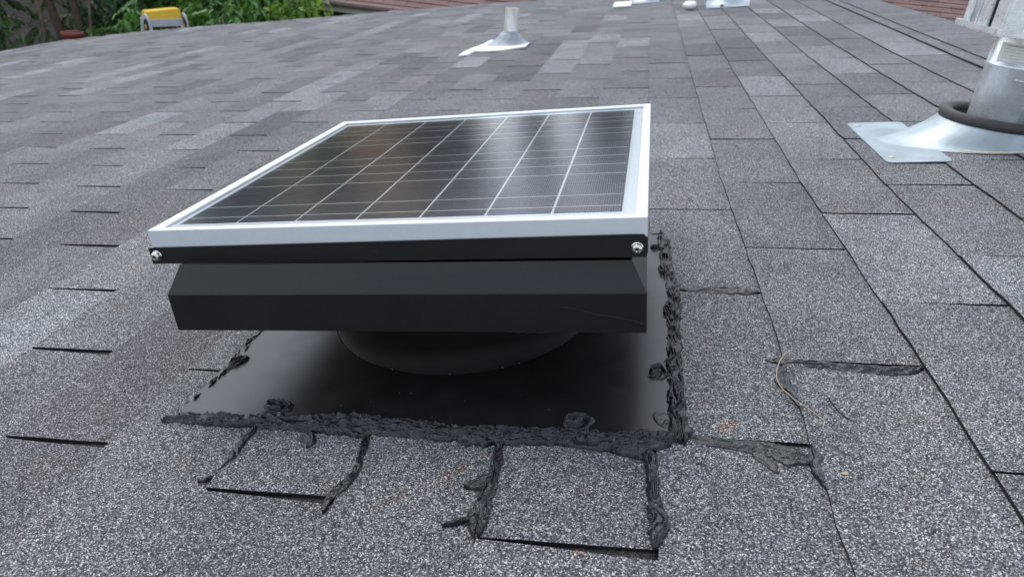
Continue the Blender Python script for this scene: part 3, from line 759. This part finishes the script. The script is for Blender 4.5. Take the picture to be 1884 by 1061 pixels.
# paper label wrapped on the pipe neck
bm = bmesh.new()
def wrap(bm, a0, a1, z0, z1, r, nseg=10, mi=0):
    A_ = [[bm.verts.new(T0 @ Vector((r*math.cos(a0+(a1-a0)*i/nseg), r*math.sin(a0+(a1-a0)*i/nseg), z))) for i in range(nseg+1)] for z in (z0, z1)]
    for i in range(nseg): bm.faces.new((A_[0][i], A_[0][i+1], A_[1][i+1], A_[1][i])).material_index = mi
wrap(bm, -2.75, -1.75, .160, .196, PR*1.012)
lb = obj('paper_label', bm, M['label'], big, label='white printed label on the pipe neck')
bm = bmesh.new()
wrap(bm, -2.55, -2.05, .1900, .1925, PR*1.018, 6); wrap(bm, -1.92, -1.86, .184, .193, PR*1.018, 2)
for i in range(4): wrap(bm, -2.6, -1.95-.12*(i % 2), .1845-.0055*i, .1852-.0055*i, PR*1.018, 6)
wrap(bm, -2.25, -1.85, .1625, .1635, PR*1.018, 6)
obj('label_print', bm, M['ink'], lb)
# cap: square base plate with turned edge, four bent sheets with open slots, top plate
CH = .74*E; zc = .212
R45 = T0 @ Matrix.Rotation(math.radians(-2), 4, 'Z')
bm = bmesh.new()
box(bm, R45 @ Vector((0, 0, zc)), (CH*2, CH*2, .003), R45.to_3x3())
for s in range(4):
    r = R45.to_3x3() @ Matrix.Rotation(s*math.pi/2, 3, 'Z')
    box(bm, R45 @ (Matrix.Rotation(s*math.pi/2, 3, 'Z') @ Vector((CH, 0, zc+.006))), (.003, CH*2+.003, .010), r)
obj('cap_base', bm, M['galv'], big)
for s in range(4):
    r = Matrix.Rotation(s*math.pi/2, 4, 'Z')
    bm = bmesh.new(); h = .28; z0 = zc+.002
    m_ = R45 @ r
    # corner sheet: two wings and turned inner lips
    x = CH*.90
    for (a, b) in (((-x, -x), (-x+CH*.42, -x)), ((-x, -x), (-x, -x+CH*.42)), ((-x+CH*.42, -x), (-x+CH*.48, -x+CH*.22)), ((-x, -x+CH*.42), (-x+CH*.22, -x+CH*.48)), ((-CH*.28, -x+.001), (CH*.28, -x+.001))):
        a3, b3 = Vector((a[0], a[1], 0)), Vector((b[0], b[1], 0)); dd = (b3-a3); L_ = dd.length; ang = math.atan2(dd.y, dd.x)
        box(bm, m_ @ Vector(((a[0]+b[0])/2, (a[1]+b[1])/2, z0+h/2)), (L_, .0016, h), (m_.to_3x3() @ Matrix.Rotation(ang, 3, 'Z')))
    for (a) in ((-x+CH*.38, -x-.002), (-x+CH*.06, -x-.002), (-CH*.26, -x-.002), (CH*.26, -x-.002)):
        box(bm, m_ @ Vector((a[0], a[1], z0+h/2)), (.006, .003, h), m_.to_3x3())
    obj('cap_sheet', bm, M['galv'], big)
bm = bmesh.new(); lathe(bm, [(PR*1.02, zc+.001), (PR*1.02, .49)], 32, T0); obj('inner_pipe', bm, simple('sooty_inner_pipe', (.05, .045, .04), .8, .2, 30, .3), big, smooth=True)
bm = bmesh.new(); box(bm, R45 @ Vector((0, 0, .50)), (CH*2.1, CH*2.1, .006), R45.to_3x3()); obj('cap_top', bm, M['galv'], big)

# small plumbing vent
SU, SV = -4.75, 25.3
small = empty('plumbing_vent', at_roof(SU, SV), 'short pale pipe in a grey boot with torn white flange, beyond the solar panel', 'pipe vent')
bm = bmesh.new()
tube(bm, [PL_M @ Vector((0, 0, z)) for z in (.02, .175)], .0335, 28, cap=False)
lathe(bm, [(.0335, .175), (.0300, .175), (.0300, .06)], 28, PL_M)
pipe_m = N('stained_pale_pipe'); tc = pipe_m.n('ShaderNodeTexCoord'); mp = pipe_m.n('ShaderNodeMapping'); mp.inputs['Scale'].default_value = (30, 30, 7); pipe_m.l(tc.outputs['Object'], mp.inputs[0])
nz = pipe_m.n('ShaderNodeTexNoise', i_Scale=1., i_Detail=4); pipe_m.l(mp.outputs[0], nz.inputs[0]); pipe_m.l(pipe_m.ramp(nz.outputs[0], [(.35, (.46, .42, .38)), (.5, (.66, .62, .58)), (.65, (.80, .82, .82))]), pipe_m.b.inputs['Base Color']); pipe_m.b.inputs['Roughness'].default_value = .45; pipe_m.b.inputs['Metallic'].default_value = .2
obj('pipe', bm, pipe_m.m, small, smooth=True)
bm = bmesh.new()
NT = 36; rings = []
for r, z, tl, sh in ((.115, .008, 0, -.012), (.095, .016, .1, -.008), (.075, .028, .4, -.004), (.060, .042, .7, 0), (.050, .056, 1, 0), (.036, .064, 1, 0), (.034, .070, 1, 0)):
    rr = []
    for t in range(NT):
        a = t*2*math.pi/NT; fl = Vector((r*math.cos(a)+sh, r*.8*math.sin(a), z)); pl = PL_M @ Vector((r*math.cos(a), r*math.sin(a), z)); rr.append(bm.verts.new(fl.lerp(pl, tl)))
    rings.append(rr)
for a, b in zip(rings, rings[1:]):
    for t in range(NT): bm.faces.new((a[t], a[(t+1) % NT], b[(t+1) % NT], b[t]))
obj('boot', bm, M['boot'], small, smooth=True)
bm = bmesh.new()
def LS(u, v): return ((u-SU)*E, (v-SV)*E)
prism(bm, [LS(*q) for q in ((-6.02, 22.95), (-5.72, 23.15), (-5.68, 23.9), (-5.2, 23.75), (-4.8, 23.75), (-4.35, 24.1), (-4.05, 24.35), (-4.05, 25.2), (-4.4, 26.2), (-5.3, 26.8), (-5.7, 26.6), (-5.75, 25.6), (-5.95, 24.6), (-6.05, 23.9))], .005, .011)
bmesh.ops.recalc_face_normals(bm, faces=bm.faces)
obj('torn_flange', bm, M['white'], small)
# far vents at the top edge of the picture
def far_vent(bu, bv, poly, label, tall, mat):
    root = empty('pipe_vent', at_roof(bu, bv), label, 'pipe vent', 'pale flashed vents far up the roof')
    bm = bmesh.new(); prism(bm, rounded([((u-bu)*E, (v-bv)*E) for u, v in poly], .015, 3), .005, .009); bmesh.ops.recalc_face_normals(bm, faces=bm.faces)
    obj('flashing_flange', bm, M['flash'], root)
    bm = bmesh.new(); lathe(bm, [(.13, .009), (.11, .016), (.085, .035), (.066, .06), (.055, .085)], 32); obj('flashing_cone', bm, M['flash'], root, smooth=True)
    bm = bmesh.new(); tube(bm, [PL_M @ Vector((0, 0, z)) for z in (.03, tall)], .05, 24); obj('pipe', bm, mat, root, smooth=True)
    return root
fv = far_vent(3.45, 36.0, [(2.45, 34.0), (4.25, 34.0), (4.75, 37.6), (2.75, 37.9)], 'far roof vent with a pale blue flange, right of the white nub', .3, M['galv'])
bm = bmesh.new(); bmesh.ops.create_icosphere(bm, subdivisions=2, radius=.013, matrix=Matrix.Translation(((3.15-3.45)*E, (34.35-36)*E, .01))); obj('nail_head', bm, M['rubber'], fv)
far_vent(-.1, 40.6, [(-.86, 38.6), (.50, 38.9), (.65, 42.4), (-.7, 42.6)], 'far roof vent with a pale blue flange, right of the white square', .3, M['galv'])
bm = bmesh.new(); box(bm, (0, 0, .013), (.125, .36, .012), Matrix.Rotation(.0, 3, 'Z'), .004)
obj('white_plate', bm, M['white'], mw=at_roof(-1.28, 38.3), label='small white square plate flat on the roof left of a pale blue flange', cat='plate')
bm = bmesh.new(); bmesh.ops.create_uvsphere(bm, u_segments=20, v_segments=12, radius=.05, matrix=Matrix.Translation((0, 0, .032)) @ Matrix.Diagonal((.85, 1.2, .5, 1)))
for v_ in bm.verts: v_.co += Vector((.004, .006, .004))*noise.noise(v_.co*30)
obj('plastic_dome', bm, M['white'], mw=at_roof(1.75, 34.1), smooth=True, label='rounded white cap lying beside the larger pale blue flange', cat='cap')

# ------------------------------------------------------------------ step ladder beyond the far corner
def ladder():
    base = Vector((-4.71, 6.80, -3.255))
    mw = Matrix.Translation(base) @ Matrix.Rotation(math.radians(56), 4, 'Z') @ Matrix.Diagonal((.74, .74, 1, 1))
    t = empty('step_ladder', mw, 'step ladder with yellow top and grey sides past the far left roof edge', 'ladder')
    H = 2.60
    bm = bmesh.new()
    prism(bm, rounded([(-.245, -.10), (.235, -.11), (.245, .10), (-.235, .11)], .05, 4), H, H+.080)
    bmesh.ops.recalc_face_normals(bm, faces=bm.faces)
    vs = [v_ for v_ in bm.verts if v_.co.z > H+.07]
    for v_ in vs: v_.co.x *= .94; v_.co.y *= .85; v_.co.z += .012*math.sin(v_.co.x*9+.5)
    obj('top_cap', bm, M['yellow'], t)
    bm = bmesh.new(); box(bm, (0, -.112, H-.035), (.45, .02, .07), None, .004); box(bm, (0, .112, H-.035), (.42, .02, .07), None, .004); obj('cap_skirt', bm, M['grey_pl'], t)
    for s in (-1, 1):
        bm = bmesh.new(); bar(bm, (s*.225, -.10, H), (s*.36, -.42, 0), (.075, .028), Vector((0, 1, 0)), .003); obj('front_rail', bm, M['ladder'], t)
        bm = bmesh.new(); bar(bm, (s*.215, .10, H), (s*.33, .80, 0), (.045, .025), Vector((0, 1, 0)), .003); obj('rear_rail', bm, M['ladder'], t)
        bm = bmesh.new()
        R_ = Matrix.Translation((s*.250, -.09, H-.055)) @ Matrix.Rotation(math.pi/2, 4, 'Y')
        lathe(bm, [(.00001, -.012), (.105, -.012), (.108, 0), (.105, .012), (.00001, .012)], 28, R_)
        hp = obj('hinge_plate', bm, M['grey_pl'], t)
        bm = bmesh.new(); R2 = Matrix.Translation((s*.250-.013, -.125, H-.062)) @ Matrix.Rotation(-math.pi/2, 4, 'Y') 
        lathe(bm, [(.070, -.004), (.073, .006), (.068, .012), (.022, .013)], 24, R2); obj('hinge_knob', bm, M['blackp'], hp)
        bm = bmesh.new(); lathe(bm, [(.022, .012), (.020, .016), (.00001, .017)], 20, R2); obj('knob_centre', bm, M['yellow'], hp)
    for i in range(1, 8):
        f = i/8; z = H*(1-f); x = .225+(.36-.225)*f; y = -.10-.32*f
        bm = bmesh.new(); box(bm, (0, y, z), (2*x, .085, .03), None, .003); obj('step', bm, M['ladder'], t)
    for f in (.12, .45, .8):
        bm = bmesh.new(); bar(bm, (-.215-.11*f, .1+.7*f, H*(1-f)), (.215+.11*f, .1+.7*f, H*(1-f)), (.03, .02), Vector((0, 0, 1))); obj('rear_brace', bm, M['ladder'], t)
ladder()

# ------------------------------------------------------------------ vegetation
def leaf(bm, c, L_, W_, rx, ry, rz, curl=.2):
    m_ = Matrix.Translation(c) @ Matrix.Rotation(rz, 4, 'Z') @ Matrix.Rotation(ry, 4, 'Y') @ Matrix.Rotation(rx, 4, 'X')
    p = [(0, 0, 0), (L_*.35, W_*.5, W_*.18), (L_*.35, 0, 0), (L_*.35, -W_*.5, W_*.18), (L_*.72, W_*.36, W_*.1-L_*curl*.4), (L_*.72, 0, -L_*curl*.4), (L_*.72, -W_*.36, W_*.1-L_*curl*.4), (L_, 0, -L_*curl)]
    v_ = [bm.verts.new(m_ @ Vector(q)) for q in p]
    for f in ((0, 2, 1), (0, 3, 2), (1, 2, 5, 4), (2, 3, 6, 5), (4, 5, 7), (5, 6, 7)): bm.faces.new([v_[i] for i in f])
def crown(rnd, blobs, n_leaf, ls, hang=.5, spray=True):
    bm = bmesh.new()
    while n_leaf > 0:
        c, r = rnd.choices(blobs, [b[1][0]*b[1][1]*b[1][2] for b in blobs])[0]
        d_ = Vector((rnd.gauss(0, 1), rnd.gauss(0, 1), rnd.gauss(0, 1))).normalized(); k = rnd.random()**.45
        if noise.noise(Vector((d_*2.2)) + Vector(c)) < -.22: continue
        p = Vector(c) + Vector((d_.x*r[0]*k, d_.y*r[1]*k, d_.z*r[2]*k))
        az = rnd.uniform(0, 6.28); dr = rnd.uniform(.15, 1.1)*hang*2
        if spray:      # a twig with leaflets in two rows
            ax_ = Vector((math.cos(az)*math.cos(dr), math.sin(az)*math.cos(dr), -math.sin(dr)))
            k_ = rnd.randint(4, 7); sz = ls*rnd.uniform(.75, 1.25)
            for i in range(k_):
                q = p + ax_*(i*sz*.42)
                for s in (-1, 1):
                    leaf(bm, q, sz*(1-.06*i), sz*.34, rnd.uniform(-.4, .4), dr*.7+rnd.uniform(-.2, .3), az + s*(.9-.05*i))
                    n_leaf -= 1
            leaf(bm, p+ax_*(k_*sz*.42), sz, sz*.34, 0, dr, az)
        else:
            leaf(bm, p, ls*rnd.uniform(.6, 1.3), ls*.5*rnd.uniform(.7, 1.2), rnd.uniform(-.6, .6), rnd.uniform(-.4, 1.2), az); n_leaf -= 1
    return bm
def tree(name, x, y, blobs, n_leaf, ls, mat, label, cat, trunk_r=.12, seed=0, hang=.5, bark='bark', grp=None, spray=True, stems=1):
    rnd = random.Random(seed); z0 = -3.32
    t = empty(name, Matrix.Translation((x, y, z0)), label, cat, grp)
    bb = [((b[0], b[1], b[2]-z0), b[3]) for b in blobs]
    top = max(b[0][2] for b in bb)
    bm = bmesh.new()
    for s in range(stems):
        ox, oy = (rnd.uniform(-.3, .3), rnd.uniform(-.3, .3)) if stems > 1 else (0, 0)
        pts = [Vector((ox*(1+i*.35)+.10*math.sin(i*1.3+seed), oy*(1+i*.35)+.10*math.cos(i*1.7+seed), top*i/7)) for i in range(8)]
        tube(bm, pts, [trunk_r*(1-.11*i) for i in range(8)], 10)
    obj('trunk', bm, M[bark], t, smooth=True)
    bm = bmesh.new()
    for c, r in bb:
        for q in range(3):
            a = Vector((.1*math.sin(seed), .1, max(.4, (c[2]-r[2]*.6)*.8))); b = Vector(c)+Vector((rnd.uniform(-.6, .6)*r[0], rnd.uniform(-.6, .6)*r[1], rnd.uniform(-.3, .6)*r[2]))
            m_ = (a+b)/2+Vector((0, 0, .15)); tube(bm, [a, m_, b], [trunk_r*.4, trunk_r*.25, trunk_r*.08], 7)
    obj('limbs', bm, M[bark], t, smooth=True)
    obj('crown', crown(rnd, bb, n_leaf, ls, hang, spray), M[mat], t)
    return t
GT = 'trees and shrubs beyond the left eave'
tree('shrub', -6.6, 6.2, [(0, 0, -1.3, (.8, .7, .8)), (-.3, .3, -.5, (.7, .7, .8))], 3600, .10, 'leaf_dark', 'dark leafy shrub at the far left behind the eave', 'shrub', .05, 2, grp=GT, stems=3)
tree('shrub', -5.75, 6.05, [(0, 0, -1.35, (.33, .33, .45))], 500, .11, 'leaf_lime', 'small yellow green sprig low at the left between dark leaves', 'shrub', .025, 3, grp=GT)
tree('tree', -6.3, 8.3, [(0, 0, -.9, (1.0, .9, 1.0)), (.4, -.2, .3, (.9, .9, .9)), (-.6, .5, .6, (1, 1, .9))], 9000, .11, 'leaf_dark', 'dark green tree with drooping leaflets above the red pot', 'tree', .09, 4, grp=GT, stems=2)
tree('shrub', -5.25, 6.95, [(0, 0, -1.15, (.42, .42, .55)), (.15, 0, -.75, (.28, .3, .3))], 800, .13, 'leaf_mid', 'bright green broad leaved shrub left of the ladder', 'shrub', .035, 5, grp=GT)
tree('tree', -5.3, 8.8, [(0, 0, -.7, (1.1, .8, .9)), (.3, .1, .4, (1.0, .8, .9)), (1.0, .0, -.9, (.7, .6, .6))], 9000, .12, 'leaf_mid', 'mid green tree behind the yellow topped ladder', 'tree', .09, 6, grp=GT, stems=2)
tree('shrub', -4.35, 7.6, [(0, 0, -1.2, (.55, .45, .75)), (-.2, 0, -.6, (.45, .4, .5))], 1700, .10, 'leaf_mid', 'light green shrub right of the ladder', 'shrub', .04, 7, grp=GT, stems=2)
tree('shrub', -3.88, 7.95, [(0, 0, -1.0, (.50, .42, .55)), (.12, 0, -.75, (.36, .36, .42))], 1900, .085, 'leaf_lime', 'rounded yellow green shrub beside the dark eave of the red roofed house', 'shrub', .04, 8, grp=GT, stems=2, spray=False)
tree('tree', -8.3, 7.6, [(0, 0, -.6, (1.2, 1.2, 1.0)), (.2, 0, .6, (1.2, 1.2, 1))], 8000, .11, 'leaf_dark', 'shadowy tree at the left edge of the picture', 'tree', .1, 9, grp=GT)
# grey wall glimpsed through the leaves
bm = bmesh.new(); box(bm, (0, 0, 1.25), (14, .2, 2.5)); box(bm, (0, 0, 2.53), (14.05, .28, .06))
obj('garden_wall', bm, M['stucco'], mw=Matrix.Translation((-9, 11.6, -3.3)) @ Matrix.Rotation(.25, 4, 'Z'), label='grey rendered garden wall glimpsed through the dark leaves at far left', cat='wall')
# red pot on a hook
pt = empty('plant_pot', Matrix.Translation((-5.50, 6.50, -1.03)), 'dull red plant pot half hidden in leaves beyond the eave', 'plant pot')
bm = bmesh.new(); lathe(bm, [(.00001, 0), (.075, 0), (.09, .16), (.098, .165), (.10, .20), (.088, .20), (.08, .05), (.00001, .05)], 28); obj('pot', bm, M['red'], pt, smooth=True)
bm = bmesh.new(); tube(bm, [(0, 0, 0), (0, 0, -2.24)], .03, 10); obj('post', bm, M['bark'], pt)

# ------------------------------------------------------------------ house with the red roof
hs = empty('red_roofed_house', Matrix.Translation((-3.8, 8.92, -3.3)) @ Matrix.Rotation(math.radians(-8.0), 4, 'Z'), 'house with a red brown shingled roof and beige fascia beyond the grey roof', 'house')
ez = 2.60; HW = 14.0
PR2 = math.radians(19)
bm = bmesh.new(); x0 = -.9
box(bm, (x0+HW/2, .42+3.5, ez/2-.03), (HW-.8, 7.0, ez-.08)); obj('wall', bm, M['siding'], hs)
bm = bmesh.new(); box(bm, (x0+HW/2, 0, ez+.045), (HW, .025, .085)); obj('fascia', bm, M['fascia'], hs)
bm = bmesh.new(); box(bm, (x0+HW/2, .2, ez-.005), (HW, .4, .015)); obj('soffit', bm, M['siding'], hs)
bm = bmesh.new()
gp = [(-.02, .06), (-.06, .065), (-.10, .10), (-.105, .135), (-.098, .137), (-.09, .105), (-.055, .075), (-.02, .07)]
ra = [bm.verts.new((x0, y, ez+z)) for y, z in gp]; rb = [bm.verts.new((x0+HW, y, ez+z)) for y, z in gp]
for i in range(8): bm.faces.new((ra[i], ra[(i+1) % 8], rb[(i+1) % 8], rb[i]))
bm.faces.new(ra); bm.faces.new(list(reversed(rb))); bmesh.ops.recalc_face_normals(bm, faces=bm.faces)
obj('gutter', bm, M['gutter'], hs)
bm = bmesh.new(); nr = 34; cs, sn = math.cos(PR2), math.sin(PR2)
for k in range(nr):          # overlapping courses in local roof plane; x along eave, y up the slope
    y0, y1 = k*.14-.05, (k+1)*.14-.05
    a = [bm.verts.new(p) for p in ((x0, y0, .012), (x0+HW, y0, .012), (x0+HW, y1, .002), (x0, y1, .002))]; bm.faces.new(a)
    b = [bm.verts.new(p) for p in ((x0, y0, -.002), (x0+HW, y0, -.002))]; bm.faces.new((b[0], b[1], a[1], a[0]))
rf = obj('roof_shingles', bm, M['redroof'], hs, kind='stuff')
rf.matrix_local = Matrix.Translation((0, -.02, ez+.115)) @ Matrix.Rotation(PR2, 4, 'X')
bm = bmesh.new()
for k in range(nr):
    y0, y1 = k*.14-.05, (k+1)*.14-.05
    a = [bm.verts.new(p) for p in ((x0, y0, .012), (x0+HW, y0, .012), (x0+HW, y1, .002), (x0, y1, .002))]; bm.faces.new(a)
rb_ = obj('rear_roof_shingles', bm, M['redroof'], hs, kind='stuff')
tot = (nr*.14-.05); rb_.matrix_local = Matrix.Translation((HW+2*x0, -.02+2*tot*cs+.0, ez+.115)) @ Matrix.Rotation(math.pi, 4, 'Z') @ Matrix.Rotation(PR2, 4, 'X')

# ------------------------------------------------------------------ unseen tall trees, added to shape the panel reflection
rr = random.Random(5)
GB = 'tall trees beyond the red roof mirrored in the panel glass'
labs = ['slender dark tree in front of the tan house mirrored in the panel', 'slender dark tree just right of the tan house, mirrored in the panel', 'narrow dark tree mirrored in the left half of the panel',
        'narrow dark tree mirrored in the middle of the panel', 'broad dark tree mirrored right of the middle of the panel', 'narrow dark tree mirrored at the right end of the panel', 'broad tree standing furthest right beyond the red roof', 'broad dark tree standing furthest left beyond the red roof']
#        x, y, trunk radius, bark, crown half width, crown centre offset, leaves
for i, (x, y, tr_, bk, cw_, ofs, nl) in enumerate(((-9.3, 18.0, .2, 'bark', .35, 0, 1100), (-6.75, 18.4, .2, 'bark', .32, 0, 1100), (-5.7, 19., .2, 'bark', .6, 0, 2000),
        (-3.55, 18.5, .2, 'bark', .26, 0, 900), (-1.6, 19.5, .22, 'bark', .75, 0, 2300), (.6, 18.6, .2, 'bark', 1.2, 0, 2800), (4.5, 18.5, .25, 'bark', 2.2, 0, 3600), (-12.2, 17., .25, 'bark', 2.0, 0, 4000))):
    bl = [(ofs+rr.uniform(-.2, .2), rr.uniform(-.4, .4), -.6+5.5*q/6, (cw_*rr.uniform(.75, 1.15), .9, 1.0)) for q in range(7)]
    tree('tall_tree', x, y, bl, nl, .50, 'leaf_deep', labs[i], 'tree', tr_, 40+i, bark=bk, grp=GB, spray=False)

# ------------------------------------------------------------------ unseen tan house, added to put a warm streak in the panel glass
th_ = empty('tan_house', Matrix.Translation((-13.6, 26, -3.3)), 'tall tan house beyond the trees, mirrored in the far left of the panel', 'house')
bm = bmesh.new(); box(bm, (0, 2.5, 6), (7.5, 5, 12)); obj('wall', bm, simple('tan_stucco', (.80, .47, .19), .9, 0, 3, .12), th_)
bm = bmesh.new()
a = [bm.verts.new(p) for p in ((-4.2, -.4, 12.), (4.2, -.4, 12.), (4.2, 5.4, 12.), (-4.2, 5.4, 12.))]; b = [bm.verts.new(p) for p in ((-2.6, 2.5, 13.6), (2.6, 2.5, 13.6))]
bm.faces.new(list(reversed(a))); bm.faces.new((a[0], a[1], b[1], b[0])); bm.faces.new((a[2], a[3], b[0], b[1])); bm.faces.new((a[1], a[2], b[1])); bm.faces.new((a[3], a[0], b[0]))
obj('roof', bm, M['siding'], th_)
for x in (-2.3, 0, 2.3):
    for z in (2.2, 6.6):
        bm = bmesh.new(); box(bm, (x, -.02, z), (1.1, .08, 1.4)); f_ = obj('window', bm, M['white'], th_)
        bm = bmesh.new(); box(bm, (x, -.07, z), (.95, .04, 1.25)); obj('pane', bm, M['blackp'], f_)
